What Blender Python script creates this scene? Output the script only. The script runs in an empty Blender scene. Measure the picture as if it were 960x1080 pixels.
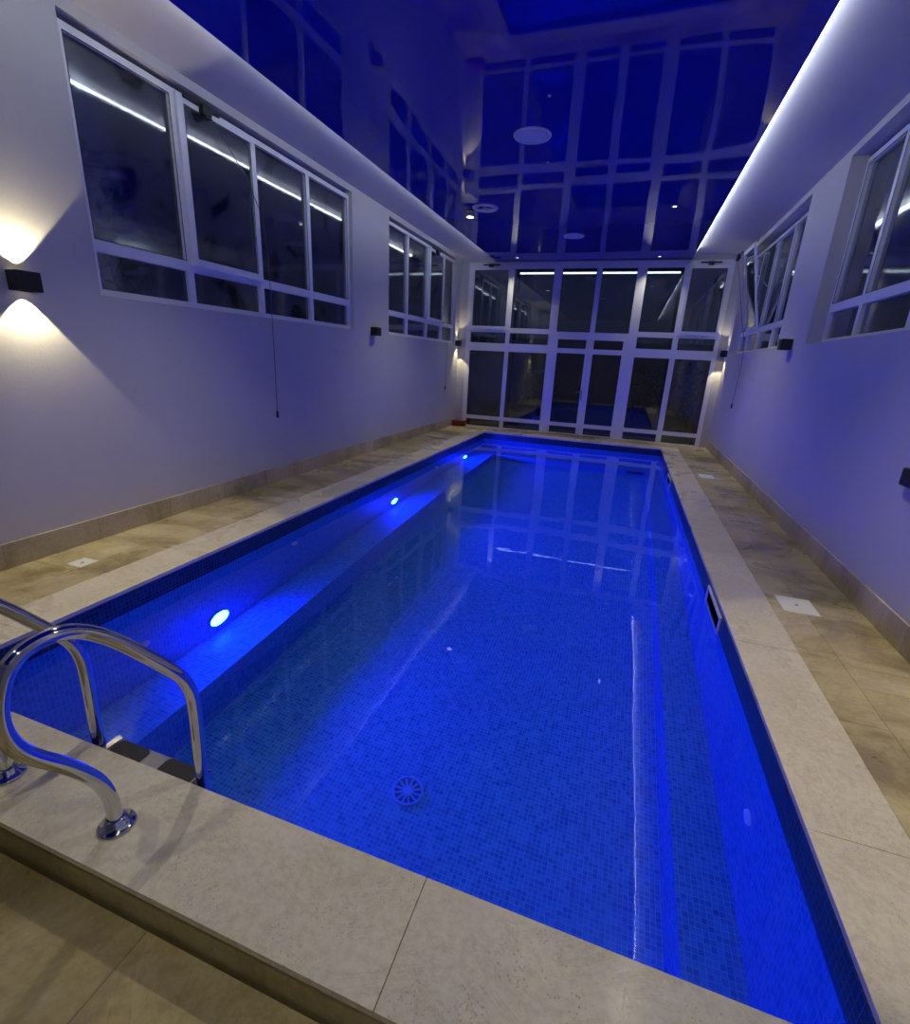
import bpy, bmesh, math, random
from mathutils import Vector, Matrix
random.seed(7)
SC = bpy.context.scene
COL = SC.collection

# ------------------------------------------------------------------ camera
def cam_axes(a, b, c):
    ca, sa, cb, sb, cc, sc = math.cos(a), math.sin(a), math.cos(b), math.sin(b), math.cos(c), math.sin(c)
    f = Vector((sa*cb, ca*cb, -sb)); r = Vector((ca, -sa, 0)); u = r.cross(f)
    return r*cc + u*sc, -r*sc + u*cc, f
r_, u_, f_ = cam_axes(-0.320, 0.307, 0.050)
cd = bpy.data.cameras.new('camera'); cam = bpy.data.objects.new('camera', cd); COL.objects.link(cam)
m = Matrix((r_, u_, -f_)).transposed().to_4x4()
m.translation = Vector((2.6359, -0.9246, 1.395))
cam.matrix_world = m
cd.sensor_fit = 'VERTICAL'; cd.sensor_height = 24.0
cd.lens = 508.4/1080*24.0
cd.clip_start = 0.02
SC.camera = cam

# ------------------------------------------------------------------ world: deep dusk sky
w = bpy.data.worlds.new('dusk'); SC.world = w; w.use_nodes = True
nt = w.node_tree; bg = nt.nodes['Background']
tc = nt.nodes.new('ShaderNodeTexCoord'); sx = nt.nodes.new('ShaderNodeSeparateXYZ'); rp = nt.nodes.new('ShaderNodeValToRGB')
nt.links.new(tc.outputs['Generated'], sx.inputs[0]); nt.links.new(sx.outputs['Z'], rp.inputs[0]); nt.links.new(rp.outputs[0], bg.inputs[0])
rp.color_ramp.elements[0].position = 0.0; rp.color_ramp.elements[0].color = (0.012, 0.016, 0.032, 1)
rp.color_ramp.elements[1].position = 0.6; rp.color_ramp.elements[1].color = (0.008, 0.014, 0.04, 1)
bg.inputs[1].default_value = 1.0
SC.view_settings.view_transform = 'Standard'; SC.view_settings.look = 'None'
SC.view_settings.exposure = 0.0; SC.view_settings.gamma = 1.0; SC.view_settings.use_curve_mapping = False

DOWN_W = 100.0        # watts per ceiling downlight
LED_L = 15.5         # radiance of the cove strips
POOL_L = 1050.0      # radiance of the pool lamps
SCONCE_W = 20.0

# ------------------------------------------------------------------ sizes
XL, XR, YB, YN = -0.895, 4.235, 9.387, -4.0
ZC, ZB = 3.278, 3.355            # stretch panel, outer ceiling band
SL, SR = -0.165, 3.403           # panel edges
PW, PL = 3.389, 8.681            # pool
CL, CR, CN, CF = -0.309, 3.696, -0.313, 8.99
WZ = -0.13
ZF = -0.15                       # lower floor where the photo was taken
BZ, FZ = -1.15, -1.57            # bench, pool floor
BL, BR, BF, BN = 0.36, 3.155, 8.15, 0.30

# ------------------------------------------------------------------ helpers
def box(bm, x0, x1, y0, y1, z0, z1):
    if x0 > x1: x0, x1 = x1, x0
    if y0 > y1: y0, y1 = y1, y0
    if z0 > z1: z0, z1 = z1, z0
    v = [bm.verts.new(p) for p in ((x0,y0,z0),(x1,y0,z0),(x1,y1,z0),(x0,y1,z0),(x0,y0,z1),(x1,y0,z1),(x1,y1,z1),(x0,y1,z1))]
    for f in ((3,2,1,0),(4,5,6,7),(0,1,5,4),(1,2,6,5),(2,3,7,6),(3,0,4,7)):
        bm.faces.new([v[i] for i in f])
def quad(bm, *ps):
    return bm.faces.new([bm.verts.new(p) for p in ps])
def lathe(bm, prof, c=(0,0,0), n=32, axis='z', cap=True):
    """prof: list of (radius, height) ; axis z or x or -x"""
    def pt(r, h, a):
        p = (r*math.cos(a), r*math.sin(a), h)
        if axis == 'x': p = (p[2], p[0], p[1])
        if axis == '-x': p = (-p[2], p[1], p[0])
        return (p[0]+c[0], p[1]+c[1], p[2]+c[2])
    rings = []
    for r, h in prof:
        if r < 1e-6: rings.append([bm.verts.new(pt(0, h, 0))])
        else: rings.append([bm.verts.new(pt(r, h, 2*math.pi*i/n)) for i in range(n)])
    for a, b in zip(rings, rings[1:]):
        for i in range(n):
            j = (i+1) % n
            if len(a) == 1 and len(b) == 1: continue
            if len(a) == 1: bm.faces.new((a[0], b[j], b[i]))
            elif len(b) == 1: bm.faces.new((a[i], a[j], b[0]))
            else: bm.faces.new((a[i], a[j], b[j], b[i]))
def smooth_path(pts, n=6):
    out = []
    P = [Vector(p) for p in pts]
    for i in range(len(P)-1):
        p0 = P[max(i-1, 0)]; p1 = P[i]; p2 = P[i+1]; p3 = P[min(i+2, len(P)-1)]
        for k in range(n):
            t = k/n
            out.append(0.5*((2*p1)+(-p0+p2)*t+(2*p0-5*p1+4*p2-p3)*t*t+(-p0+3*p1-3*p2+p3)*t*t*t))
    out.append(P[-1]); return out
def tube(bm, pts, r, n=16):
    P = [Vector(p) for p in pts]; rings = []
    up = Vector((1, 0, 0.0))
    for i, p in enumerate(P):
        d = (P[min(i+1, len(P)-1)] - P[max(i-1, 0)]).normalized()
        s = up - d*up.dot(d)
        if s.length < 1e-3: s = Vector((0, 1, 0)) - d*d.y
        s.normalize(); t = d.cross(s)
        rr = r[i] if isinstance(r, (list, tuple)) else r
        rings.append([bm.verts.new(p + (s*math.cos(2*math.pi*k/n) + t*math.sin(2*math.pi*k/n))*rr) for k in range(n)])
    for a, b in zip(rings, rings[1:]):
        for k in range(n):
            bm.faces.new((a[k], a[(k+1) % n], b[(k+1) % n], b[k]))
    bm.faces.new(rings[0][::-1]); bm.faces.new(rings[-1])
def obj(name, bm, mt, parent=None, smooth=False, bevel=0.0, origin=None):
    bmesh.ops.recalc_face_normals(bm, faces=bm.faces) if len(bm.faces) > 1 else None
    uv = bm.loops.layers.uv.new('UVMap')
    for f in bm.faces:
        n = f.normal; ax = max(range(3), key=lambda i: abs(n[i]))
        a, b = ((1, 2), (0, 2), (0, 1))[ax]
        for l in f.loops: l[uv].uv = (l.vert.co[a], l.vert.co[b])
        f.smooth = smooth
    me = bpy.data.meshes.new(name)
    if origin is not None: bmesh.ops.translate(bm, verts=bm.verts, vec=-Vector(origin))
    bm.to_mesh(me); bm.free()
    o = bpy.data.objects.new(name, me); COL.objects.link(o)
    if origin is not None: o.location = origin
    if mt: me.materials.append(mt)
    if bevel:
        b = o.modifiers.new('bevel', 'BEVEL'); b.width = bevel; b.segments = 2; b.limit_method = 'ANGLE'
    if parent is not None: o.parent = parent
    return o
def thing(name, label, cat, loc=(0,0,0), group=None):
    o = bpy.data.objects.new(name, None); COL.objects.link(o); o.location = loc; o.empty_display_size = 0.1
    o['label'] = label; o['category'] = cat
    if group: o['group'] = group
    return o
def tag(o, label, cat, group=None):
    o['label'] = label; o['category'] = cat
    if group: o['group'] = group
    return o
def struct(o, label=None, cat=None):
    o['kind'] = 'structure'
    if label: o['label'] = label
    if cat: o['category'] = cat
    return o
def B(): return bmesh.new()

# ------------------------------------------------------------------ materials
def mat(name, col, rough=0.5, metal=0.0, spec=0.5, coat=0.0):
    mt = bpy.data.materials.new(name); mt.use_nodes = True
    p = mt.node_tree.nodes['Principled BSDF']
    p.inputs['Base Color'].default_value = (*col, 1); p.inputs['Roughness'].default_value = rough
    p.inputs['Metallic'].default_value = metal; p.inputs['Specular IOR Level'].default_value = spec
    p.inputs['Coat Weight'].default_value = coat
    return mt
def N(mt, t, **kw):
    n = mt.node_tree.nodes.new(t)
    for k, v in kw.items(): setattr(n, k, v)
    return n
def L(mt, a, b): mt.node_tree.links.new(a, b)
def noise(mt, scale, detail=4, coord='Object', rough=0.55, stretch=None, dist=0.0):
    c = N(mt, 'ShaderNodeTexCoord'); n = N(mt, 'ShaderNodeTexNoise')
    n.inputs['Scale'].default_value = scale; n.inputs['Detail'].default_value = detail
    n.inputs['Roughness'].default_value = rough; n.inputs['Distortion'].default_value = dist
    src = c.outputs[coord]
    if stretch:
        mp = N(mt, 'ShaderNodeMapping'); mp.inputs['Scale'].default_value = stretch; L(mt, src, mp.inputs[0]); src = mp.outputs[0]
    L(mt, src, n.inputs['Vector']); return n
def ramp(mt, src, stops):
    r = N(mt, 'ShaderNodeValToRGB'); L(mt, src, r.inputs[0])
    e = r.color_ramp.elements
    while len(e) < len(stops): e.new(0.5)
    for el, (p, c) in zip(e, stops): el.position = p; el.color = (*c, 1) if len(c) == 3 else c
    return r
def bump(mt, src, strength, distance):
    b = N(mt, 'ShaderNodeBump'); b.inputs['Strength'].default_value = strength; b.inputs['Distance'].default_value = distance
    L(mt, src, b.inputs['Height']); return b
def mixc(mt, fac, a, b, mode='MIX'):
    x = N(mt, 'ShaderNodeMix', data_type='RGBA', blend_type=mode)
    if isinstance(fac, float): x.inputs[0].default_value = fac
    else: L(mt, fac, x.inputs[0])
    for i, s in ((6, a), (7, b)):
        if isinstance(s, tuple): x.inputs[i].default_value = (*s, 1)
        else: L(mt, s, x.inputs[i])
    return x.outputs[2]
def pr(mt): return mt.node_tree.nodes['Principled BSDF']

def make_paint(name, col, sc=60, st=0.25):
    mt = mat(name, col, 0.75, spec=0.25)
    n = noise(mt, sc, 4); b = bump(mt, n.outputs[0], st, 0.003)
    n2 = noise(mt, 1.3, 3)
    r = ramp(mt, n2.outputs[0], [(0.3, tuple(c*0.94 for c in col)), (0.7, col)])
    L(mt, r.outputs[0], pr(mt).inputs['Base Color']); L(mt, b.outputs[0], pr(mt).inputs['Normal'])
    return mt
M_wall = make_paint('white_wall_paint', (0.57, 0.565, 0.55))
M_band = make_paint('white_ceiling_paint', (0.55, 0.55, 0.58), 40, 0.1)

def make_stone(name, c_lo, c_mid, c_hi, tile=None, wet=0.3, joint=(0.55, 0.48, 0.36), sparkle=False):
    mt = mat(name, c_mid, 0.35, spec=0.5)
    n = noise(mt, 1.1, 8, rough=0.65, stretch=(1.0, 2.2, 1.0), dist=0.8)
    r = ramp(mt, n.outputs[0], [(0.36, c_lo), (0.5, c_mid), (0.64, c_hi)])
    v = noise(mt, 2.2, 12, rough=0.8, dist=1.0)
    vr = ramp(mt, v.outputs[0], [(0.485, (1, 1, 1)), (0.5, (0.80, 0.75, 0.66)), (0.515, (1, 1, 1))])
    col = mixc(mt, 0.8, r.outputs[0], vr.outputs[0], 'MULTIPLY')
    f = noise(mt, 45, 5)
    fr = ramp(mt, f.outputs[0], [(0.3, (0.86, 0.85, 0.82)), (0.6, (1, 1, 1))])
    col = mixc(mt, 1.0, col, fr.outputs[0], 'MULTIPLY')
    if tile:
        tcn = N(mt, 'ShaderNodeTexCoord'); mp = N(mt, 'ShaderNodeMapping')
        mp.inputs['Rotation'].default_value = (0, 0, tile[2]); mp.inputs['Location'].default_value = (tile[3], tile[4], 0)
        L(mt, tcn.outputs['UV'], mp.inputs[0])
        br = N(mt, 'ShaderNodeTexBrick'); br.offset = 0.5
        br.inputs['Color1'].default_value = (0.80, 0.78, 0.72, 1); br.inputs['Color2'].default_value = (1.06, 1.04, 1.0, 1)
        br.inputs['Mortar'].default_value = (*joint, 1); br.inputs['Scale'].default_value = 1.0
        br.inputs['Mortar Size'].default_value = 0.0022; br.inputs['Brick Width'].default_value = tile[0]; br.inputs['Row Height'].default_value = tile[1]
        br.inputs['Mortar Smooth'].default_value = 0.3
        L(mt, mp.outputs[0], br.inputs[0])
        col = mixc(mt, 1.0, col, br.outputs['Color'], 'MULTIPLY')
    L(mt, col, pr(mt).inputs['Base Color'])
    wn = noise(mt, 1.6, 5, dist=0.6)
    wr = ramp(mt, wn.outputs[0], [(0.4, (wet, wet, wet)), (0.62, (0.6, 0.6, 0.6))])
    L(mt, wr.outputs[0], pr(mt).inputs['Roughness'])
    bn = noise(mt, 120 if sparkle else 30, 3)
    b = bump(mt, bn.outputs[0], 0.35, 0.002)
    if sparkle:   # fine water droplets left on the stone
        co = N(mt, 'ShaderNodeTexCoord'); vo = N(mt, 'ShaderNodeTexVoronoi'); vo.inputs['Scale'].default_value = 110.0; L(mt, co.outputs['Object'], vo.inputs['Vector'])
        dr = ramp(mt, vo.outputs['Distance'], [(0.0, (1, 1, 1)), (0.32, (0, 0, 0))]); dr.color_ramp.interpolation = 'EASE'
        pn = noise(mt, 5.0, 3); pm = ramp(mt, pn.outputs[0], [(0.48, (0, 0, 0)), (0.58, (1, 1, 1))])
        mk = mixc(mt, 1.0, dr.outputs[0], pm.outputs[0], 'MULTIPLY')
        b2 = bump(mt, mk, 1.0, 0.0022); L(mt, b.outputs[0], b2.inputs['Normal']); b = b2
        rm = N(mt, 'ShaderNodeMix', data_type='FLOAT'); L(mt, mk, rm.inputs[0]); L(mt, wr.outputs[0], rm.inputs[2]); rm.inputs[3].default_value = 0.06
        L(mt, rm.outputs[0], pr(mt).inputs['Roughness'])
    L(mt, b.outputs[0], pr(mt).inputs['Normal'])
    return mt
M_deck = make_stone('travertine_deck', (0.30, 0.25, 0.14), (0.52, 0.45, 0.27), (0.66, 0.59, 0.40), (0.6, 0.4, math.pi/2, 0.05, 0.12), wet=0.22)
M_coping = make_stone('cream_marble_coping', (0.66, 0.60, 0.48), (0.72, 0.66, 0.54), (0.75, 0.69, 0.57), wet=0.18, sparkle=True)
M_floor = make_stone('wet_travertine_floor', (0.30, 0.24, 0.11), (0.50, 0.42, 0.22), (0.66, 0.57, 0.34), (0.9, 0.6, 0.0, 0.2, 0.25), wet=0.2)
M_face = make_stone('stained_riser_stone', (0.32, 0.26, 0.12), (0.50, 0.43, 0.23), (0.62, 0.55, 0.36), (1.1, 2.0, 0.0, 0.3, 1.0), wet=0.3)
M_skirt = make_stone('travertine_skirting', (0.46, 0.40, 0.28), (0.60, 0.53, 0.38), (0.68, 0.61, 0.47), (0.6, 2.0, 0.0, 0.1, 1.0), wet=0.35)

def make_mosaic(name='blue_glass_mosaic', c1=(0.020, 0.15, 0.42), c2=(0.05, 0.27, 0.58), c3=(0.14, 0.36, 0.62)):
    mt = mat(name, (0.05, 0.2, 0.6), 0.22, spec=0.5)
    tcn = N(mt, 'ShaderNodeTexCoord')
    def brick(c1, c2, mo):
        br = N(mt, 'ShaderNodeTexBrick'); br.offset = 0.0
        br.inputs['Color1'].default_value = (*c1, 1); br.inputs['Color2'].default_value = (*c2, 1); br.inputs['Mortar'].default_value = (*mo, 1)
        br.inputs['Scale'].default_value = 1.0; br.inputs['Mortar Size'].default_value = 0.0016; br.inputs['Mortar Smooth'].default_value = 0.2
        br.inputs['Brick Width'].default_value = 0.025; br.inputs['Row Height'].default_value = 0.025
        br.inputs['Bias'].default_value = 0.1
        L(mt, tcn.outputs['UV'], br.inputs[0]); return br
    br = brick(c1, c2, c3)
    # a few darker tesserae
    vo = N(mt, 'ShaderNodeTexWhiteNoise', noise_dimensions='2D'); mp = N(mt, 'ShaderNodeVectorMath', operation='SCALE'); mp.inputs['Scale'].default_value = 40.0
    fl = N(mt, 'ShaderNodeVectorMath', operation='FLOOR')
    L(mt, tcn.outputs['UV'], mp.inputs[0]); L(mt, mp.outputs[0], fl.inputs[0]); L(mt, fl.outputs[0], vo.inputs['Vector'])
    rr = ramp(mt, vo.outputs['Value'], [(0.0, (0.72, 0.76, 0.82)), (0.2, (0.93, 0.95, 0.97)), (1.0, (1, 1, 1))])
    col = mixc(mt, 1.0, br.outputs['Color'], rr.outputs[0], 'MULTIPLY')
    L(mt, col, pr(mt).inputs['Base Color'])
    b = bump(mt, br.outputs['Fac'], 0.4, 0.001); b.invert = True
    L(mt, b.outputs[0], pr(mt).inputs['Normal'])
    return mt
M_mosaic = make_mosaic()
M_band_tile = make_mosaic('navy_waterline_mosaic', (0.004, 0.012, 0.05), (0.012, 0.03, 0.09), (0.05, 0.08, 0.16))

def make_water():
    mt = bpy.data.materials.new('pool_water'); mt.use_nodes = True
    t = mt.node_tree; t.nodes.remove(t.nodes['Principled BSDF'])
    g = N(mt, 'ShaderNodeBsdfGlass'); g.inputs['IOR'].default_value = 1.33; g.inputs['Roughness'].default_value = 0.0
    g.inputs['Color'].default_value = (0.80, 0.93, 1.0, 1)
    n = noise(mt, 1.1, 0); n2 = noise(mt, 7.0, 2)
    a = bump(mt, n.outputs[0], 1.0, 0.006); b = bump(mt, n2.outputs[0], 1.0, 0.0003)
    L(mt, a.outputs[0], b.inputs['Normal']); L(mt, b.outputs[0], g.inputs['Normal'])
    L(mt, g.outputs[0], t.nodes['Material Output'].inputs[0]); return mt
M_water = make_water()

def make_film():
    mt = mat('glossy_blue_stretch_film', (0.006, 0.009, 0.36), 0.02, spec=0.35, coat=0.0)
    p = pr(mt); p.inputs['Coat Roughness'].default_value = 0.01; p.inputs['Coat IOR'].default_value = 1.6
    n = noise(mt, 0.8, 0); b = bump(mt, n.outputs[0], 1.0, 0.012)
    L(mt, b.outputs[0], p.inputs['Normal']); L(mt, b.outputs[0], p.inputs['Coat Normal'])
    return mt
M_film = make_film()

def make_glass(name='window_glass', haze=0.05, refl=1.0, rg=0.015):
    mt = bpy.data.materials.new(name); mt.use_nodes = True
    t = mt.node_tree; t.nodes.remove(t.nodes['Principled BSDF'])
    tr = N(mt, 'ShaderNodeBsdfTransparent'); tr.inputs[0].default_value = (0.72, 0.76, 0.78, 1)
    gl = N(mt, 'ShaderNodeBsdfGlossy'); gl.inputs['Roughness'].default_value = rg; gl.inputs[0].default_value = (0.9, 0.93, 0.95, 1)
    fr = N(mt, 'ShaderNodeFresnel'); fr.inputs[0].default_value = 1.5
    mu = N(mt, 'ShaderNodeMath', operation='MULTIPLY_ADD'); mu.inputs[1].default_value = 1.6*refl; mu.inputs[2].default_value = 0.03
    mu.use_clamp = True
    L(mt, fr.outputs[0], mu.inputs[0])
    m1 = N(mt, 'ShaderNodeMixShader'); L(mt, mu.outputs[0], m1.inputs[0]); L(mt, tr.outputs[0], m1.inputs[1]); L(mt, gl.outputs[0], m1.inputs[2])
    df = N(mt, 'ShaderNodeBsdfDiffuse'); df.inputs[0].default_value = (0.55, 0.6, 0.72, 1)
    n = noise(mt, 2.6, 6, dist=1.2)
    r = ramp(mt, n.outputs[0], [(0.38, (0, 0, 0)), (0.46, (haze, haze, haze))])
    m2 = N(mt, 'ShaderNodeMixShader'); L(mt, r.outputs[0], m2.inputs[0]); L(mt, m1.outputs[0], m2.inputs[1]); L(mt, df.outputs[0], m2.inputs[2])
    L(mt, m2.outputs[0], t.nodes['Material Output'].inputs[0]); return mt
M_glass = make_glass('misted_window_glass', 0.06, 1.0, 0.06)
M_glass_back = make_glass('clear_window_glass', 0.015)

def emit(name, col, s):
    mt = bpy.data.materials.new(name); mt.use_nodes = True
    t = mt.node_tree; t.nodes.remove(t.nodes['Principled BSDF'])
    e = N(mt, 'ShaderNodeEmission'); e.inputs[0].default_value = (*col, 1); e.inputs[1].default_value = s
    L(mt, e.outputs[0], t.nodes['Material Output'].inputs[0]); return mt
M_led = emit('cool_led_strip', (0.86, 0.93, 1.0), LED_L)
M_led_out = emit('canopy_led', (0.86, 0.93, 1.0), 4.0)
M_pool = emit('blue_pool_lamp', (0.0011, 0.018, 1.0), POOL_L)
M_lens = emit('warm_lens', (1.0, 0.83, 0.5), 14.0)
M_spot = emit('downlight_lens', (1.0, 0.95, 0.85), 6.0)
M_alu = mat('white_aluminium', (0.82, 0.84, 0.85), 0.35, spec=0.5)
M_gasket = mat('black_gasket', (0.015, 0.015, 0.018), 0.6)
M_black = mat('black_metal', (0.012, 0.012, 0.013), 0.45)
M_plastic = mat('black_plastic', (0.015, 0.015, 0.018), 0.5)
M_chrome = mat('polished_stainless', (0.62, 0.63, 0.65), 0.07, metal=1.0)
M_brushed = mat('brushed_step_metal', (0.45, 0.45, 0.45), 0.3, metal=1.0)
M_white = mat('white_plastic', (0.80, 0.80, 0.78), 0.4)
M_grille = mat('speaker_grille', (0.62, 0.63, 0.72), 0.55)
M_red = mat('dark_red_plastic', (0.22, 0.008, 0.006), 0.4)
M_cord = mat('grey_cord', (0.10, 0.10, 0.12), 0.7)
M_leaf = mat('garden_leaf', (0.035, 0.07, 0.03), 0.5)
M_bark = mat('garden_bark', (0.07, 0.05, 0.035), 0.8)
M_ground = mat('garden_soil', (0.045, 0.04, 0.03), 0.9)
for mt_, sc_, st_ in ((M_alu, 90, 0.05), (M_black, 120, 0.1), (M_white, 80, 0.05), (M_brushed, 200, 0.3), (M_ground, 8, 0.8), (M_bark, 25, 0.8)):
    nn = noise(mt_, sc_, 3); bb = bump(mt_, nn.outputs[0], st_, 0.002); L(mt_, bb.outputs[0], pr(mt_).inputs['Normal'])
nn = noise(M_grille, 300, 2); bb = bump(M_grille, nn.outputs[0], 0.6, 0.001); L(M_grille, bb.outputs[0], pr(M_grille).inputs['Normal'])

# ------------------------------------------------------------------ room shell
ZS = 1.70; ZT = 3.285     # window sill, window head
def side_wall(name, x0, x1, holes):
    bm = B(); y = YN
    for a, b in holes:
        box(bm, x0, x1, y, a, ZF-0.3, 3.62)
        box(bm, x0, x1, a, b, ZF-0.3, ZS); box(bm, x0, x1, a, b, ZT, 3.62)
        y = b
    box(bm, x0, x1, y, YB+0.12, ZF-0.3, 3.62)
    return struct(obj(name, bm, M_wall))
LW = [(1.70, 5.08), (6.10, 9.12)]
RW = [(1.55, 4.97), (6.00, 9.12)]
side_wall('wall_left', XL-0.22, XL, LW)
side_wall('wall_right', XR, XR+0.22, RW)
bm = B(); box(bm, XL-0.22, XR+0.22, YN-0.2, YN, ZF-0.3, 3.62)
struct(obj('wall_near', bm, M_wall))
bm = B(); box(bm, XL, XR, YB, YB+0.12, 3.262, 3.62); box(bm, XL, -0.72, YB, YB+0.12, -0.3, 3.262); box(bm, 4.10, XR, YB, YB+0.12, -0.3, 3.262)
box(bm, XL, XR, YB, YB+0.12, -0.4, -0.005)
struct(obj('wall_far', bm, M_wall))
bm = B(); box(bm, XL, XR, YN, YB, ZB, 3.62)
struct(obj('ceiling', bm, M_band))

# decks: left, right, far; lower floor near
bm = B(); box(bm, XL, CL-0.001, CN, YB, -0.25, 0); box(bm, CR+0.001, XR, CN, YB, -0.25, 0); box(bm, CL, CR, CF+0.001, YB, -0.25, -0.0005)
struct(obj('floor', bm, M_deck), 'travertine tiled deck around the swimming pool', 'floor')
bm = B(); box(bm, XL, XR, YN, CN, ZF-0.2, ZF)
struct(obj('floor', bm, M_floor), 'wet stained travertine floor one step below the pool coping', 'floor')
# coping (slabs with fine joints)
bm = B(); g = 0.0012; T = -0.022
def slab_run(bm, x0, x1, y0, y1, step, along, off=0.0):
    a0, a1 = (y0, y1) if along == 'y' else (x0, x1)
    a = a0; first = True
    while a < a1-1e-4:
        b = min(a + (off if first and off else step), a1); first = False
        if along == 'y': box(bm, x0, x1, a+g, b-g, T, 0.0)
        else: box(bm, a+g, b-g, y0, y1, T, 0.0)
        a = b
slab_run(bm, CL, 0.0, CN, CF, 1.2, 'y', 0.7)
slab_run(bm, PW, CR, CN, CF, 1.2, 'y', 0.9)
slab_run(bm, 0.0, PW, CN, 0.0, 1.35, 'x', 0.95)
slab_run(bm, 0.0, PW, PL, CF, 1.2, 'x', 0.6)
struct(obj('trim_1', bm, M_coping, bevel=0.003), 'cream marble coping slabs framing the pool edge', 'coping')
bm = B(); box(bm, CL, CR, CN+0.012, -0.02, ZF-0.2, T); 
struct(obj('trim_2', bm, M_face), 'stained stone riser under the near coping', 'riser')
bm = B(); box(bm, XL, CL, CN-0.012, CN, ZF, -0.0); box(bm, CR, XR, CN-0.012, CN, ZF, 0)
struct(obj('trim_3', bm, M_face), 'stone riser at the end of the side decks', 'riser')
for nm, x0, x1 in (('baseboard_left', XL, XL+0.014), ('baseboard_right', XR-0.014, XR)):
    bm = B(); box(bm, x0, x1, CN, YB, 0.0, 0.163)
    struct(obj(nm, bm, M_skirt, bevel=0.002))
bm = B(); box(bm, XL, XR, YN, YN+0.014, ZF, ZF+0.163); struct(obj('baseboard_near', bm, M_skirt))

# pool basin: walls, bench on all sides, floor (one shell)
bm = B()
t = T - 0.0005; e = 0.18
def ring(x0, x1, y0, y1, z0, z1):   # inward vertical faces
    quad(bm, (x0,y0,z0),(x0,y1,z0),(x0,y1,z1),(x0,y0,z1))
    quad(bm, (x1,y1,z0),(x1,y0,z0),(x1,y0,z1),(x1,y1,z1))
    quad(bm, (x0,y1,z0),(x1,y1,z0),(x1,y1,z1),(x0,y1,z1))
    quad(bm, (x1,y0,z0),(x0,y0,z0),(x0,y0,z1),(x1,y0,z1))
ring(0, PW, 0, PL, BZ, t)
ring(BL, BR, BN, BF, FZ, BZ)
quad(bm, (0,0,BZ),(BL,0,BZ),(BL,PL,BZ),(0,PL,BZ)); quad(bm, (BR,0,BZ),(PW,0,BZ),(PW,PL,BZ),(BR,PL,BZ))
quad(bm, (BL,0,BZ),(BR,0,BZ),(BR,BN,BZ),(BL,BN,BZ)); quad(bm, (BL,BF,BZ),(BR,BF,BZ),(BR,PL,BZ),(BL,PL,BZ))
quad(bm, (BL,BN,FZ),(BR,BN,FZ),(BR,BF,FZ),(BL,BF,FZ))
bmesh.ops.remove_doubles(bm, verts=bm.verts, dist=1e-4)
box(bm, -e, PW+e, -e, PL+e, FZ-0.3, FZ-0.2)
basin = struct(obj('pool_basin', bm, M_mosaic), 'blue glass mosaic pool basin with an underwater bench along its walls', 'swimming pool')
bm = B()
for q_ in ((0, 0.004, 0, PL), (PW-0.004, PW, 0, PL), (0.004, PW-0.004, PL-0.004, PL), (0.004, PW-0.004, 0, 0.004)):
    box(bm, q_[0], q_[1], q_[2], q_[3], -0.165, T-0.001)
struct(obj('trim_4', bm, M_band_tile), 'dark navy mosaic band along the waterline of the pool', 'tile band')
bm = B(); quad(bm, (0,0,WZ),(PW,0,WZ),(PW,PL,WZ),(0,PL,WZ))
water = obj('pool_water', bm, M_water); water['kind'] = 'structure'; water['label'] = 'still clear water lit blue filling the swimming pool'; water['category'] = 'water'

# stretch ceiling panel
bm = B(); box(bm, SL, SR, YN+0.6, YB-0.032, ZC, ZC+0.018)
film = obj('ceiling_panel', bm, M_film); tag(film, 'glossy dark blue stretch ceiling panel over the pool mirroring the glazed wall', 'ceiling panel')
film['kind'] = 'structure'
led_g = 'cove light strips beside the blue ceiling panel'
for x0, x1, lb in ((SR-0.006, SR+0.009, 'white light strip along the right edge of the blue ceiling panel'),
                   (SL-0.001, SL+0.012, 'white light strip behind the left edge of the blue ceiling panel, mirrored in the windows')):
    bm = B(); box(bm, x0, x1, -2.9, 8.85, ZC+0.0182, ZC+0.040)
    tag(obj('light_strip', bm, M_led), lb, 'light strip', led_g)

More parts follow.
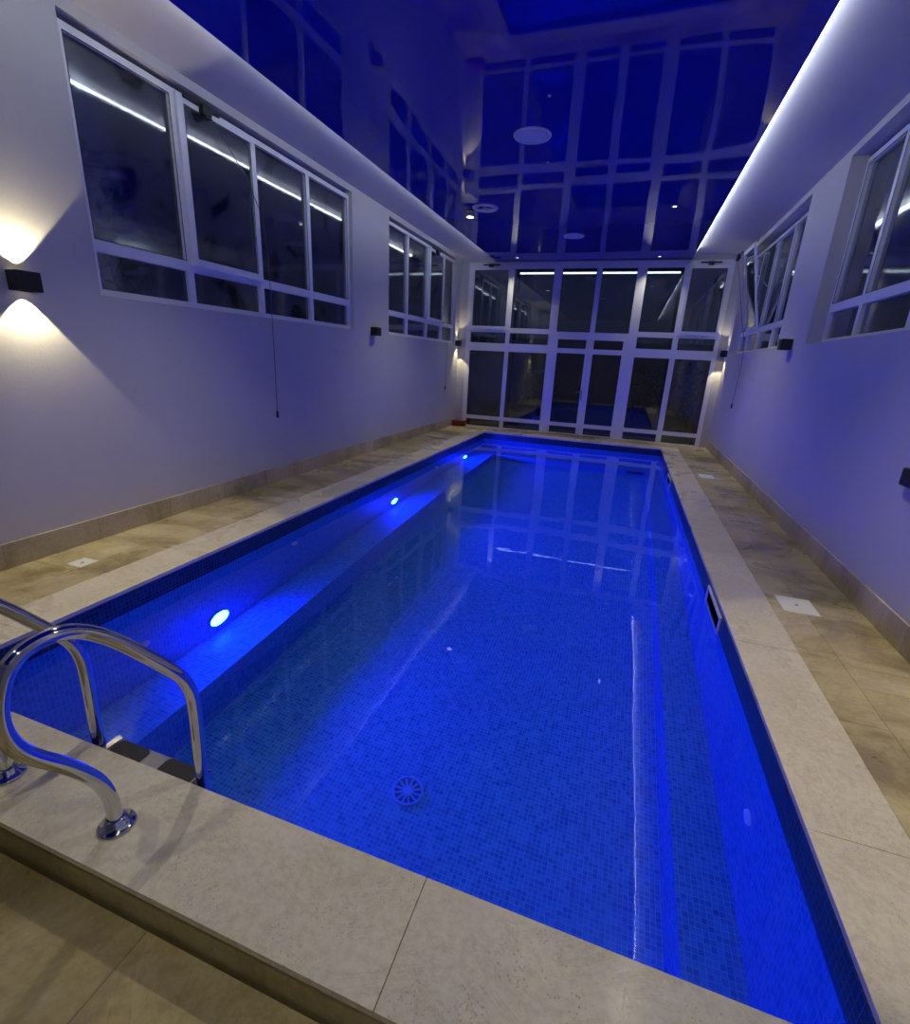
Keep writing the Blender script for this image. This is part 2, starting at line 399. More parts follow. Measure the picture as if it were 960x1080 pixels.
# ------------------------------------------------------------------ windows
def shell_frame(bm, x0, x1, ya, yb, za, zb, wd):
    box(bm, x0, x1, ya, ya+wd, za, zb); box(bm, x0, x1, yb-wd, yb, za, zb)
    box(bm, x0, x1, ya+wd, yb-wd, za, za+wd); box(bm, x0, x1, ya+wd, yb-wd, zb-wd, zb)
def pane_bm(xm, ya, yb, za, zb, th=0.006):
    b_ = B(); box(b_, xm-th/2, xm+th/2, ya, yb, za, zb); return b_
ZTR0, ZTR1 = 1.985, 2.06
def side_window(name, side, xin, divs, sash, tilt, label):
    """xin: inner face of the frame; side: -1 left wall, +1 right wall; divs: mullion centre lines"""
    xo = xin + side*0.065; xm = xin + side*0.035
    root = thing(name, label, 'window', (xin, (divs[0]+divs[-1])/2, ZS)); root['kind'] = 'structure'
    del root['category']
    inv = Matrix.Translation(-Vector(root.location))
    def add(nm, bmx, mt, parent=None, **kw):
        o = obj(nm, bmx, mt, None, **kw); o.parent = parent or root
        o.matrix_parent_inverse = (parent or root).matrix_world.inverted() if parent else inv
        return o
    y0, y1 = divs[0], divs[-1]
    bm = B(); shell_frame(bm, xin, xo, y0, y1, ZS, 3.25, 0.045)
    for d in divs[1:-1]: box(bm, xin, xo, d-0.03, d+0.03, ZS+0.045, 3.205)
    yy = [y0+0.045] + [v for d in divs[1:-1] for v in (d-0.03, d+0.03)] + [y1-0.045]
    for k in range(len(divs)-1): box(bm, xin, xo, yy[2*k], yy[2*k+1], ZTR0, ZTR1)
    add('frame', bm, M_alu)
    for k in range(len(divs)-1):
        a, b = yy[2*k], yy[2*k+1]
        add('pane', pane_bm(xm, a+0.001, b-0.001, ZS+0.046, ZTR0-0.001), M_glass)
        if k != sash: 
            add('pane', pane_bm(xm, a+0.001, b-0.001, ZTR1+0.001, 3.204), M_glass)
            gb = B(); shell_frame(gb, xin-side*0.001, xin+side*0.001, a, b, ZTR1, 3.205, 0.006); add('gasket', gb, M_gasket)
        else:
            # hopper sash, hinged at the bottom, proud of the frame
            piv = Vector((xin-side*0.004, (a+b)/2, ZTR1-0.03))
            sr = bpy.data.objects.new('sash', None)
            sb = B(); xs0, xs1 = xin-side*0.030, xin-side*0.002
            shell_frame(sb, xs0, xs1, a-0.022, b+0.022, ZTR1-0.028, 3.235, 0.062)
            so = obj('sash', sb, M_alu, None, bevel=0.004, origin=piv); so.parent = root; so.matrix_parent_inverse = inv
            bpy.data.objects.remove(sr)
            if tilt: so.rotation_euler = (0, -side*tilt, 0)
            bpy.context.view_layer.update()
            pb = B(); box(pb, xin-side*0.019, xin-side*0.013, a+0.04, b-0.04, ZTR1+0.034, 3.173)
            po = obj('pane', pb, M_glass, None, origin=piv); po.location = (0, 0, 0); po.parent = so
            gb = B(); shell_frame(gb, xin-side*0.032, xin-side*0.030, a+0.038, b-0.038, ZTR1+0.032, 3.175, 0.006)
            go = obj('gasket', gb, M_gasket, None, origin=piv); go.location = (0, 0, 0); go.parent = so
    return root
def opener(side, xin, yc, zc, cord_y, cord_z, label, cord_label_grp='window winders with hanging cords', tilt=False, xc=None):
    """black sash winder with a bead cord"""
    root = thing('window_opener', label, 'window opener', (xin, yc, zc), cord_label_grp)
    s = -side
    def P(*p): return p
    bm = B(); box(bm, 0, s*0.05, -0.045, 0.045, -0.05, 0.02)
    box(bm, s*0.01, s*0.06, -0.025, 0.025, -0.075, -0.05)
    obj('housing', bm, M_plastic, root, bevel=0.008)
    bm = B(); box(bm, 0, s*0.022, -0.20, 0.16, 0.0, 0.022)
    obj('rail', bm, M_plastic, root, bevel=0.004)
    bm = B(); dx = (s*0.035) if xc is None else xc - xin
    dy = cord_y - yc
    pts = [(s*0.03, 0, -0.04), (dx*0.6, dy*0.6, -0.9), (dx, dy, -1.42), (dx, dy, cord_z - zc)] if xc is not None else [(s*0.03, 0, -0.04), (s*0.034, dy*0.2, -0.10), (s*0.04, dy*0.8, -0.5), (dx, dy, -0.95), (dx, dy, cord_z - zc)]
    tube(bm, smooth_path(pts, 6), 0.0035, 6); obj('cord', bm, M_cord, root, smooth=True)
    bm = B(); lathe(bm, [(0, 0.0), (0.010, 0.0), (0.013, 0.02), (0.012, 0.06), (0.005, 0.075), (0, 0.076)], (dx, dy, cord_z-zc-0.06), 12)
    obj('cord_weight', bm, M_plastic, root, smooth=True)
    return root
XFL = XL - 0.045; XFR = XR + 0.125
side_window('window_1', -1, XFL, [1.705, 2.54, 3.40, 4.23, 5.075], 1, 0, 'large four light window in the left wall near the camera, second light a closed sash')
side_window('window_2', -1, XFL, [6.105, 6.85, 7.70, 8.45, 9.115], 2, 0, 'four light window in the left wall next to the glazed end wall')
side_window('window_3', 1, XFR, [1.555, 2.48, 3.36, 4.24, 4.965], 1, 0, 'large window in the right wall cut by the photo edge')
side_window('window_4', 1, XFR, [6.005, 6.95, 7.78, 8.52, 9.115], 2, math.radians(12.5), 'right wall window beside the glazed end wall with one sash tilted open')
opener(-1, XFL+0.032, 2.80, 3.212, 3.43, 0.76, 'black sash winder with long cord on the large left window')
opener(-1, XFL+0.032, 8.00, 3.212, 8.62, 0.85, 'black sash winder with long cord on the far left window')
op = opener(1, XFR-0.36, 8.30, 3.12, 7.68, 0.93, 'black sash winder at the top of the tilted open sash in the right wall', xc=XR-0.03)
# stay arm of the open sash
bm = B(); tube(bm, [(XFR-0.01, 7.80, 2.62), (XFR-0.17, 7.76, 2.76)], 0.006, 8)
tag(obj('window_stay', bm, M_alu, smooth=True), 'thin metal stay arm holding the tilted right window sash', 'window stay')

# ------------------------------------------------------------------ glazed end wall with double door
FY0, FY1 = YB-0.03, YB+0.05
root = thing('window_5', 'full height white framed glazed end wall looking into the dark garden', 'window', (1.7, YB, 0)); root['kind'] = 'structure'; del root['category']
inv5 = Matrix.Translation(-Vector(root.location))
def add5(nm, bmx, mt, parent=root, pinv=None, **kw):
    o = obj(nm, bmx, mt, None, **kw); o.parent = parent; o.matrix_parent_inverse = pinv or inv5; return o
bm = B()
def bar(x0, x1, z0, z1, p=0.0, b_=None): box(b_ or bm, x0, x1, FY0-p, FY1, z0, z1)
cols = [(-0.72,-0.62), (0.13,0.22), (1.005,1.16), (1.80,1.895), (2.52,2.685), (3.31,3.41), (4.02,4.10)]
for i, (a, b) in enumerate(cols):
    if i == 3: bar(a, b, 2.01, 3.14)
    else: bar(a, b, 0.0, 3.262)
for i in range(6):
    a, b = cols[i][1], cols[i+1][0]
    bar(a, b, 3.14, 3.262)
    if i in (2, 3):
        bar(a, b, 1.90, 2.01)
    else:
        bar(a, b, 1.955, 2.05); bar(a, b, 1.59, 1.75); bar(a, b, 0.17, 0.25); bar(a, b, 0.0, 0.03)
bar(1.80, 1.895, 1.90, 2.01); bar(1.80, 1.895, 3.14, 3.262)
add5('frame', bm, M_alu)
# raised sashes of the two outer top lights
for a, b in ((-0.62, 0.13), (3.41, 4.02)):
    bb = B()
    for q_ in ((a-0.03, a+0.02, 2.02, 3.18), (b-0.02, b+0.03, 2.02, 3.18), (a+0.02, b-0.02, 2.02, 2.075), (a+0.02, b-0.02, 3.125, 3.18)):
        box(bb, q_[0], q_[1], FY0-0.02, FY0-0.001, q_[2], q_[3])
    add5('sash', bb, M_alu, bevel=0.003)
for i in range(6):
    a, b = cols[i][1], cols[i+1][0]
    rows = [(2.051, 3.139)] if i not in (2, 3) else [(2.011, 3.139)]
    if i not in (2, 3): rows += [(1.751, 1.954), (0.251, 1.589), (0.031, 0.169)]
    for z0, z1 in rows:
        bb = B(); box(bb, a+0.001, b-0.001, YB+0.005, YB+0.011, z0, z1); add5('pane', bb, M_glass_back)
        bb = B()
        for q_ in ((a, a+0.007, z0, z1), (b-0.007, b, z0, z1), (a, b, z0, z0+0.007), (a, b, z1-0.007, z1)):
            box(bb, q_[0], q_[1], FY0-0.001, FY0+0.03, q_[2], q_[3])
        add5('gasket', bb, M_gasket)
# outer top light openers
for xc, lb in ((-0.25, 'black opener above the top left light of the glazed end wall'), (3.72, 'black opener above the top right light of the glazed end wall')):
    t = thing('window_opener', lb, 'window opener', (xc, FY0-0.02, 3.215), 'small black openers on the end wall')
    bm = B(); box(bm, -0.17, 0.17, -0.02, 0, -0.012, 0.012); obj('rail', bm, M_plastic, t, bevel=0.003)
    bm = B(); box(bm, -0.045, 0.045, -0.05, 0, -0.045, 0.015); obj('housing', bm, M_plastic, t, bevel=0.006)
# doors
door = thing('door_1', 'white framed glass double door in the centre of the glazed wall', 'door', (1.84, YB, 0)); door['kind'] = 'structure'; del door['category']
dinv = Matrix.Translation(-Vector(door.location))
for a, b, hx in ((1.162, 1.833, 1), (1.837, 2.518, 0)):
    wl, wr = (0.05, 0.075) if hx else (0.072, 0.07)
    bb = B(); y0, y1 = FY0-0.006, FY1-0.02
    box(bb, a, a+wl, y0, y1, 0.012, 1.897); box(bb, b-wr, b, y0, y1, 0.012, 1.897)
    for z0, z1 in ((0.012, 0.04), (0.17, 0.25), (1.61, 1.705), (1.868, 1.897)): box(bb, a+wl, b-wr, y0, y1, z0, z1)
    lf = obj('door_leaf', bb, M_alu, None, bevel=0.003); lf.parent = door; lf.matrix_parent_inverse = dinv
    for z0, z1 in ((0.041, 0.169), (0.251, 1.609), (1.706, 1.867)):
        bb = B(); box(bb, a+wl+0.001, b-wr-0.001, YB+0.0, YB+0.006, z0, z1)
        p_ = obj('pane', bb, M_glass_back); p_.parent = lf
        bb = B()
        for q_ in ((a+wl, a+wl+0.008, z0, z1), (b-wr-0.008, b-wr, z0, z1), (a+wl, b-wr, z0, z0+0.008), (a+wl, b-wr, z1-0.008, z1)):
            box(bb, q_[0], q_[1], y0-0.001, y0+0.02, q_[2], q_[3])
        p_ = obj('gasket', bb, M_gasket); p_.parent = lf
    if hx:
        bb = B(); box(bb, b-0.062, b-0.034, y0-0.008, y0, 0.72, 0.92)
        tube(bb, [(b-0.048, y0-0.006, 0.88), (b-0.048, y0-0.05, 0.88)], 0.008, 10)
        tube(bb, [(b-0.040, y0-0.048, 0.88), (b-0.17, y0-0.048, 0.88)], 0.009, 10)
        h_ = obj('handle', bb, M_brushed, smooth=False); h_.parent = lf; h_['label'] = 'metal lever handle with back plate'

# ------------------------------------------------------------------ wall sconces
def sconce_proto(x, y, side, label, up=1.0, down=1.0, cone=80, dcone=80, blend=0.12):
    """side: +1 on the left wall (projects +x), -1 on the right wall"""
    t = thing('wall_sconce', label, 'wall lamp', (x, y, 1.713), 'black cube up and down lights on the side walls')
    W_, D_, H_ = 0.062, 0.105, 0.055; k = 0.004
    bm = B(); s = side
    box(bm, 0, s*k, -W_, W_, -H_, H_); box(bm, s*(D_-k), s*D_, -W_, W_, -H_, H_)
    box(bm, s*k, s*(D_-k), -W_, -W_+k, -H_, H_); box(bm, s*k, s*(D_-k), W_-k, W_, -H_, H_)
    box(bm, s*k, s*(D_-k), -W_+k, W_-k, -0.018, 0.018)
    obj('housing', bm, M_black, t)
    for sg, pw, cn in ((1, up, cone), (-1, down, dcone)):
        bm = B(); lathe(bm, [(0, 0), (0.016, 0), (0.016, 0.003), (0, 0.004)] if sg > 0 else [(0, 0), (0.016, 0), (0.016, -0.003), (0, -0.004)], (s*0.05, 0, sg*0.0185), 16)
        ln = obj('lens', bm, M_lens if pw > 0.02 else M_white, t)
        if pw > 0.02:
            ld = bpy.data.lights.new('sconce_lamp', 'SPOT'); ld.energy = SCONCE_W*pw; ld.color = (1.0, 0.86, 0.52)
            ld.spot_size = math.radians(cn); ld.spot_blend = blend; ld.shadow_soft_size = 0.008
            lo = bpy.data.objects.new('sconce_lamp', ld); COL.objects.link(lo); lo.parent = t
            lo.location = (s*0.05, 0, sg*0.05); lo.rotation_euler = (math.pi if sg > 0 else 0, 0, 0)
    return t
sconce_proto(XL, 1.205, 1, 'black cube wall lamp casting bright wedges beside the large left window', 1.9, 1.7, 84, 84)
sconce_proto(XL, 5.60, 1, 'black cube wall lamp on the left wall between its two windows', 0, 0)
sconce_proto(XL, 9.24, 1, 'black cube wall lamp on the left wall in the corner by the glazed end wall', 0.35, 0.9, 60, 60)
sconce_proto(XR, 1.205, -1, 'black cube wall lamp on the right wall nearest the camera', 0.6, 1.6)
sconce_proto(XR, 5.45, -1, 'black cube wall lamp on the right wall below the tilted window', 0, 0)
sconce_proto(XR, 9.24, -1, 'black cube wall lamp on the right wall in the corner by the glazed end wall', 0.35, 0.9, 60, 60)

# black socket box at the right photo edge
t = thing('socket_box', 'black box mounted low on the right wall at the photo edge', 'socket', (XR, 2.37, 0.83))
bm = B(); box(bm, 0, -0.05, -0.09, 0.10, 0, 0.10); obj('housing', bm, M_plastic, t, bevel=0.008)
bm = B(); box(bm, -0.05, -0.058, -0.06, 0.07, 0.02, 0.08); obj('cover', bm, M_black, t, bevel=0.003)

# ------------------------------------------------------------------ ceiling fixtures
def speaker(x, y, r, label):
    t = thing('ceiling_speaker', label, 'speaker', (x, y, ZC), 'round speakers set in the blue ceiling')
    bm = B(); lathe(bm, [(r*0.90, -0.004), (r*0.90, -0.012), (r*0.97, -0.013), (r, -0.006), (r, -0.0005)], n=48); obj('rim', bm, M_white, t, smooth=True)
    bm = B(); lathe(bm, [(0, -0.013), (r*0.5, -0.012), (r*0.90, -0.008), (r*0.90, -0.001), (0, -0.001)], n=48); obj('grille', bm, M_grille, t, smooth=True)
speaker(1.55, 3.97, 0.165, 'round pale speaker in the blue ceiling, the nearer and larger looking one')
speaker(1.54, 7.50, 0.155, 'round pale speaker in the blue ceiling close to the glazed wall')
dl_g = 'small downlights in the blue ceiling'
def down_lamp(t, size=96, w_=1.0):
    ld = bpy.data.lights.new('downlight_lamp', 'SPOT'); ld.energy = DOWN_W*w_; ld.color = (0.98, 0.92, 0.69)
    ld.spot_size = math.radians(size); ld.spot_blend = 0.9; ld.shadow_soft_size = 0.015
    lo = bpy.data.objects.new('downlight_lamp', ld); COL.objects.link(lo); lo.parent = t; lo.location = (0, 0, -0.08 if t.name.startswith('ceiling_spot') else -0.02)
for x, y, lit, lb in ((2.87, 6.21, 1, 'small lit downlight in the blue ceiling, right of centre'),
                      (0.33, 9.02, 1, 'small lit downlight in the blue ceiling at its far left corner'),
                      (2.85, 9.10, 1, 'small lit downlight in the blue ceiling at its far right'),
                      (0.60, 1.72, 1, 'small downlight overhead just out of view above the left of the pool'),
                      (2.87, 1.72, 1, 'small downlight overhead just out of view above the right of the pool'),
                      (0.33, -1.30, 1, 'small downlight in the ceiling behind the photographer on the left'),
                      (2.87, -1.30, 1, 'small downlight in the ceiling behind the photographer on the right'),
                      (1.79, 3.35, 0, 'tiny unlit stud in the blue ceiling before the larger speaker'),
                      (1.59, 4.59, 0, 'tiny unlit stud in the blue ceiling behind the larger speaker')):
    r = 0.035 if lit else 0.012
    t = thing('downlight' if lit else 'ceiling_stud', lb, 'downlight' if lit else 'stud', (x, y, ZC), dl_g if lit else 'tiny studs in the blue ceiling')
    bm = B(); lathe(bm, [(r*0.6, -0.001), (r*0.6, -0.008), (r, -0.006), (r, -0.0005)], n=24); obj('rim', bm, M_white if lit else M_grille, t, smooth=True)
    bm = B(); lathe(bm, [(0, -0.004), (r*0.6, -0.004), (r*0.6, -0.001), (0, -0.001)], n=24); obj('lens', bm, M_spot if lit else M_grille, t)
    if lit: down_lamp(t, 100 if y < 5 else 112, (0.88 if y > 0 else 0.5) if y < 5 else (0.8 if y < 8 else 0.3))
# round exhaust vent near the left edge of the panel
t = thing('ceiling_vent', 'round white spoked ceiling vent near the left edge of the blue ceiling', 'vent', (0.58, 5.90, ZC))
bm = B(); lathe(bm, [(0.105, -0.001), (0.105, -0.02), (0.15, -0.022), (0.165, -0.010), (0.165, -0.001)], n=40)
obj('rim', bm, M_white, t, smooth=True)
bm = B()
for k in range(3):
    a = math.radians(35+120*k); c, s = math.cos(a), math.sin(a)
    v = [(-s*0.014, c*0.014), (s*0.014, -c*0.014), (c*0.11+s*0.014, s*0.11-c*0.014), (c*0.11-s*0.014, s*0.11+c*0.014)]
    lo = [bm.verts.new((x, y, -0.018)) for x, y in v]; hi = [bm.verts.new((x, y, -0.008)) for x, y in v]
    bm.faces.new(lo); bm.faces.new(hi[::-1])
    for i in range(4): bm.faces.new((lo[i], hi[i], hi[(i+1) % 4], lo[(i+1) % 4]))
lathe(bm, [(0, -0.022), (0.03, -0.022), (0.03, -0.006), (0, -0.006)], n=20)
obj('spokes', bm, M_white, t)
bm = B(); lathe(bm, [(0, -0.002), (0.104, -0.002), (0.104, -0.0005), (0, -0.0005)], n=32); obj('throat', bm, M_black, t)
t = thing('ceiling_spotlight', 'chrome disc spotlight on the blue ceiling beside the round vent', 'spotlight', (0.34, 6.02, ZC))
bm = B(); lathe(bm, [(0, -0.001), (0.05, -0.001), (0.05, -0.02), (0.015, -0.03), (0.015, -0.045), (0.085, -0.05), (0.10, -0.058), (0.085, -0.07), (0.05, -0.074), (0, -0.074)], n=32)
obj('body', bm, M_chrome, t, smooth=True)
bm = B(); lathe(bm, [(0, -0.076), (0.045, -0.076), (0.045, -0.074), (0, -0.074)], n=24); obj('lens', bm, M_spot, t)
down_lamp(t, 112, 0.7)

# ------------------------------------------------------------------ pool fittings
for y, lb in ((1.54, 'round blue-white underwater pool light nearest the ladder'), (4.49, 'round blue-white underwater pool light halfway along the left pool wall'),
              (7.43, 'round blue-white underwater pool light at the far left of the pool')):
    t = thing('pool_light', lb, 'pool light', (0, y, -0.975), 'underwater lights in the left pool wall')
    bm = B(); lathe(bm, [(0.085, 0.0), (0.085, 0.012), (0.095, 0.013), (0.104, 0.008), (0.106, 0.0)], axis='x', n=36); obj('rim', bm, M_chrome, t, smooth=True)
    bm = B(); lathe(bm, [(0.0845, 0.001), (0.0845, 0.012), (0.07, 0.016), (0.035, 0.018), (0, 0.019)], axis='x', n=32); obj('lens', bm, M_pool, t, smooth=True)
for x, y, z, ax, lb in ((0, 0.95, -0.70, 'x', 'round white return inlet in the left pool wall near the ladder'), (0, 2.46, -0.47, 'x', 'round white return inlet in the left pool wall past the nearest light'),
                    (0, 6.0, -0.55, 'x', 'round white return inlet in the left pool wall near its far end'),
                    (PW, 3.75, -0.6, '-x', 'round white return inlet in the right pool wall beyond the skimmer'), (PW, 1.0, -0.6, '-x', 'round white return inlet in the right pool wall nearest the camera')):
    t = thing('return_inlet', lb, 'inlet', (x, y, z), 'return inlets in the pool walls')
    bm = B(); lathe(bm, [(0.018, 0.008), (0.022, 0.014), (0.034, 0.012), (0.038, 0.0)], axis=ax, n=24); obj('rim', bm, M_white, t, smooth=True)
    bm = B(); lathe(bm, [(0, 0.009), (0.018, 0.009), (0.018, 0.001), (0, 0.001)], axis=ax, n=20); obj('nozzle', bm, M_grille, t, smooth=True)
# main drain
M_drain = mat('pale_blue_plastic', (0.12, 0.32, 0.68), 0.4)
t = thing('main_drain', 'round spoked pale blue drain cover on the pool floor', 'drain', (1.75, 1.12, FZ))
R_ = 0.095
bm = B(); lathe(bm, [(R_*0.84, 0.001), (R_*0.84, 0.014), (R_*0.92, 0.016), (R_, 0.008), (R_, 0.001)], n=40); obj('rim', bm, M_drain, t, smooth=True)
bm = B()
for k in range(12):
    a = 2*math.pi*k/12; c, s = math.cos(a), math.sin(a); wd = 0.0055
    v = [(c*0.02-s*wd, s*0.02+c*wd), (c*0.02+s*wd, s*0.02-c*wd), (c*0.081+s*wd, s*0.081-c*wd), (c*0.081-s*wd, s*0.081+c*wd)]
    lo = [bm.verts.new((x, y, 0.004)) for x, y in v]; hi = [bm.verts.new((x, y, 0.012)) for x, y in v]
    bm.faces.new(lo[::-1]); bm.faces.new(hi)
    for i in range(4): bm.faces.new((lo[i], lo[(i+1) % 4], hi[(i+1) % 4], hi[i]))
lathe(bm, [(0, 0.003), (0.026, 0.003), (0.026, 0.013), (0, 0.014)], n=24)
obj('spokes', bm, M_drain, t)
bm = B(); lathe(bm, [(0, 0.003), (0.079, 0.003), (0.079, 0.001), (0, 0.001)], n=32); obj('base', bm, mat('blue_drain_base', (0.03, 0.10, 0.35), 0.5), t)
# skimmers in the right wall
def skimmer(y, label):
    t = thing('skimmer', label, 'skimmer', (PW, y, -0.115), 'skimmer mouths in the right pool wall')
    bm = B(); a, zb, zt = 0.25, -0.09, 0.075; f = 0.022
    for q_ in ((-a, -a+f, zb, zt), (a-f, a, zb, zt), (-a+f, a-f, zb, zb+f), (-a+f, a-f, zt-f, zt)): box(bm, -0.014, 0, q_[0], q_[1], q_[2], q_[3])
    obj('frame', bm, M_white, t, bevel=0.003)
    bm = B(); box(bm, -0.004, 0, -a+f, a-f, zb+f, zt-f); obj('flap', bm, M_black, t)
skimmer(2.36, 'white framed skimmer mouth at the waterline of the right pool wall, the near one')
skimmer(6.38, 'white framed skimmer mouth at the waterline of the right pool wall, the far one')
# dark patch, probably a reflection, modelled as a plate on far bench riser
t = thing('reflection_plate', 'dark rectangular plate standing in for a reflection low in the far pool wall', 'grate', (3.00, BF, -1.36))
bm = B(); box(bm, -0.14, 0.14, -0.012, 0, -0.07, 0.07); obj('plate', bm, M_black, t, bevel=0.003)
bm = B()
for i in range(5): box(bm, -0.12+i*0.052, -0.095+i*0.052, -0.018, -0.012, -0.055, 0.055)
obj('bars', bm, M_plastic, t)

# deck access covers
def cover(x, y, sx_, sy_, ang, label):
    t = thing('access_cover', label, 'drain cover', (x, y, 0), 'square white covers in the deck'); t.rotation_euler = (0, 0, ang)
    bm = B(); box(bm, -sx_, sx_, -sy_, sy_, 0.0, 0.004); obj('plate', bm, M_white, t, bevel=0.0015)
    bm = B(); lathe(bm, [(0, 0.0045), (0.010, 0.0045), (0.010, 0.004), (0, 0.004)], n=16); obj('finger_hole', bm, M_black, t)
cover(-0.58, 1.05, 0.065, 0.06, 0.0, 'small white square cover in the left deck near the ladder')
cover(3.855, 2.415, 0.10, 0.115, 0.0, 'white square cover in the right deck, the nearer one with a clear dark finger hole')
cover(3.855, 6.45, 0.095, 0.13, 0.0, 'white square cover in the right deck near the far end')

# ------------------------------------------------------------------ pool ladder
lad = thing('pool_ladder', 'polished steel pool ladder with two looped handrails hooked over the near coping', 'pool ladder', (1.20, -0.195, 0))
prof = [(1.365,-0.195,0.004), (1.365,-0.195,0.06), (1.365,-0.200,0.125), (1.365,-0.225,0.206), (1.365,-0.283,0.308), (1.365,-0.345,0.396), (1.365,-0.376,0.455), (1.365,-0.388,0.514),
        (1.365,-0.383,0.577), (1.365,-0.365,0.629), (1.365,-0.340,0.664), (1.365,-0.308,0.683), (1.365,-0.268,0.689), (1.366,-0.225,0.683), (1.370,-0.184,0.664), (1.383,-0.149,0.636),
        (1.398,-0.112,0.595), (1.416,-0.067,0.534), (1.440,-0.005,0.445), (1.449,0.024,0.395), (1.455,0.040,0.335), (1.456,0.044,0.27), (1.453,0.044,0.15), (1.450,0.042,0.0),
        (1.450,0.042,-0.35), (1.450,0.046,-0.75), (1.450,0.035,-0.90), (1.450,0.005,-0.95)]
LX, LY = 1.20, -0.195
for dx in (0.0, -0.50):
    bm = B(); tube(bm, smooth_path([(x+dx-LX, y-LY, z) for x, y, z in prof], 4), 0.0205, 20)
    rail = obj('handrail', bm, M_chrome, lad, smooth=True)
    bm = B(); lathe(bm, [(0.0215, 0.034), (0.028, 0.032), (0.032, 0.016), (0.047, 0.011), (0.052, 0.006), (0.053, 0.0005), (0.0215, 0.0005)], (1.365+dx-LX, 0, 0), 36)
    f_o = obj('flange', bm, M_chrome, lad, smooth=True)
for z in (-0.055, -0.33, -0.60):
    st = B(); x0, x1 = -0.227, 0.227; lad_y = 0.195
    box(st, x0, x1, lad_y+0.018, lad_y+0.098, z-0.022, z)
    so = obj('step', st, M_brushed, lad, bevel=0.006)
    for cx in (-0.118, 0.118):
        pb = B()
        pts = []
        hw, hd, r = 0.074, 0.034, 0.020
        for (sx_, sy_, a0) in ((1, 1, 0), (-1, 1, 90), (-1, -1, 180), (1, -1, 270)):
            for k in range(5):
                a = math.radians(a0 + k*22.5); pts.append((cx+sx_*(hw-r)+r*math.cos(a), lad_y+0.058+sy_*(hd-r)+r*math.sin(a)))
        lo = [pb.verts.new((x, y, z+0.0003)) for x, y in pts]; hi = [pb.verts.new((x, y, z+0.0045)) for x, y in pts]
        pb.faces.new(lo[::-1]); pb.faces.new(hi)
        for i in range(len(pts)): pb.faces.new((lo[i], lo[(i+1) % len(pts)], hi[(i+1) % len(pts)], hi[i]))
        po = obj('grip_pad', pb, M_plastic); po.parent = so; po['label'] = 'black anti slip pad'
    for sx_ in (-1, 1):
        pb = B(); box(pb, sx_*0.200, sx_*0.2285, lad_y+0.012, lad_y+0.104, z-0.030, z+0.006)
        po = obj('end_cap', pb, M_chrome if z > -0.1 else M_plastic, bevel=0.006); po.parent = so

# red box in the far left corner
t = thing('red_box', 'small dark red box on the deck in the far left corner by the glass', 'box', (-0.74, 9.22, 0))
bm = B(); box(bm, -0.13, 0.13, -0.09, 0.09, 0, 0.10); obj('body', bm, M_red, t, bevel=0.01)
bm = B(); box(bm, -0.14, 0.14, -0.10, 0.10, 0.10, 0.12); obj('lid', bm, M_red, t, bevel=0.006)

# ------------------------------------------------------------------ outside
bm = B(); box(bm, -9, 13, YB+0.12, 22, -0.5, -0.06); box(bm, -9, XL-0.22, YN, YB+0.12, -0.5, -0.06); box(bm, XR+0.22, 13, YN, YB+0.12, -0.5, -0.06)
go = obj('garden_ground', bm, M_ground); struct(go, 'dark garden ground outside the glass', 'ground')
bm = B(); box(bm, -9, 13, 17.0, 17.2, -0.06, 2.2)
gw = obj('garden_wall', bm, make_paint('garden_wall_paint', (0.22, 0.20, 0.18))); struct(gw, 'dim garden wall beyond the glazed end wall', 'wall')
# slim outdoor beam carrying a light strip
t = thing('outdoor_beam', 'white light beam outside, running level behind the top of the glazed end wall', 'outdoor light', (1.6, 11.7, 0))
bm = B(); box(bm, -1.85, 1.85, -0.05, 0.05, 3.455, 3.56); obj('beam', bm, M_black, t)
bm = B(); box(bm, -1.80, 1.80, -0.02, 0.02, 3.425, 3.4545); obj('light_strip', bm, M_led_out, t)
bm = B()
for sx_ in (-1, 1): box(bm, sx_*1.82-0.03, sx_*1.82+0.03, -0.03, 0.03, -0.06, 3.4545)
obj('post', bm, M_black, t)

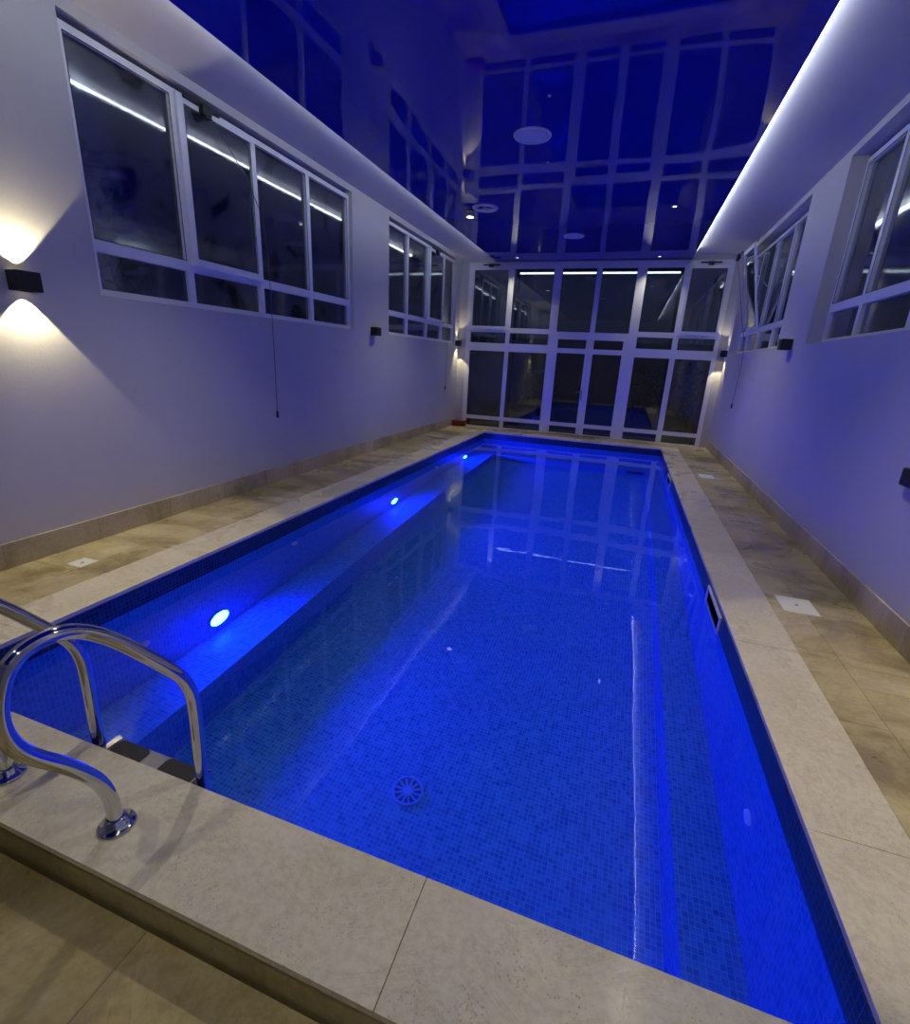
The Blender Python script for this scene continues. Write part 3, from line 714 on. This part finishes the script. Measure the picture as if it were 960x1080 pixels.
def leafy(name, label, cat, x, y, h, rad, n, ls, trunk=0.5, group=None):
    t = thing(name, label, cat, (x, y, -0.06), group)
    bm = B(); rnd = random.Random(int(x*100+y*10))
    for _ in range(n):
        a = rnd.uniform(0, 2*math.pi); u = rnd.uniform(-1, 1); rr = rad*rnd.random()**0.4
        c = Vector((rr*math.sqrt(1-u*u)*math.cos(a), rr*math.sqrt(1-u*u)*math.sin(a), h*(0.5+0.5*trunk)+ (h*(1-trunk)/2)*u))
        d = Vector((rnd.uniform(-1, 1), rnd.uniform(-1, 1), rnd.uniform(-0.9, 0.4))).normalized()*ls*rnd.uniform(0.6, 1.3)
        s = d.cross(Vector((rnd.uniform(-1, 1), rnd.uniform(-1, 1), 1))).normalized()*ls*0.16
        m0 = c+d*0.45; dn = Vector((0, 0, -ls*0.08))
        v = [bm.verts.new(p) for p in (c, m0+s, c+d+dn, m0-s)]; bm.faces.new(v)
    me = obj('foliage', bm, M_leaf, t)
    bm = B()
    for k in range(4):
        a = k*1.7; tube(bm, [(0.02*k, 0, 0), (0.1*math.cos(a), 0.1*math.sin(a), h*trunk*0.7), (rad*0.55*math.cos(a), rad*0.55*math.sin(a), h*0.8)], [0.03, 0.022, 0.008], 8)
    obj('trunk', bm, M_bark, t, smooth=True)
for i, (x, y, h, r, n, ls) in enumerate(((-2.3, 3.2, 3.2, 0.75, 260, 0.26), (-2.4, 5.0, 3.1, 0.6, 160, 0.24), (-2.3, 8.3, 2.9, 0.7, 200, 0.22))):
    leafy('garden_tree', ['dark leafy tree outside the first lights of the large left window', 'dark leafy tree outside the last lights of the large left window', 'dark leafy tree outside the far left window'][i], 'tree', x, y, h, r, n, ls, 0.6)
for i, (x, y, h, r, n, ls) in enumerate(((0.3, 13.2, 1.3, 0.6, 300, 0.2), (2.9, 13.8, 1.5, 0.7, 320, 0.22), (4.2, 12.6, 1.7, 0.6, 300, 0.24))):
    leafy('garden_shrub', ['dim shrub in the garden seen left of the glass doors', 'dim shrub in the garden just right of the glass doors', 'dim shrub in the garden at the right end of the glass wall'][i], 'shrub', x, y, h, r, n, ls, 0.2)
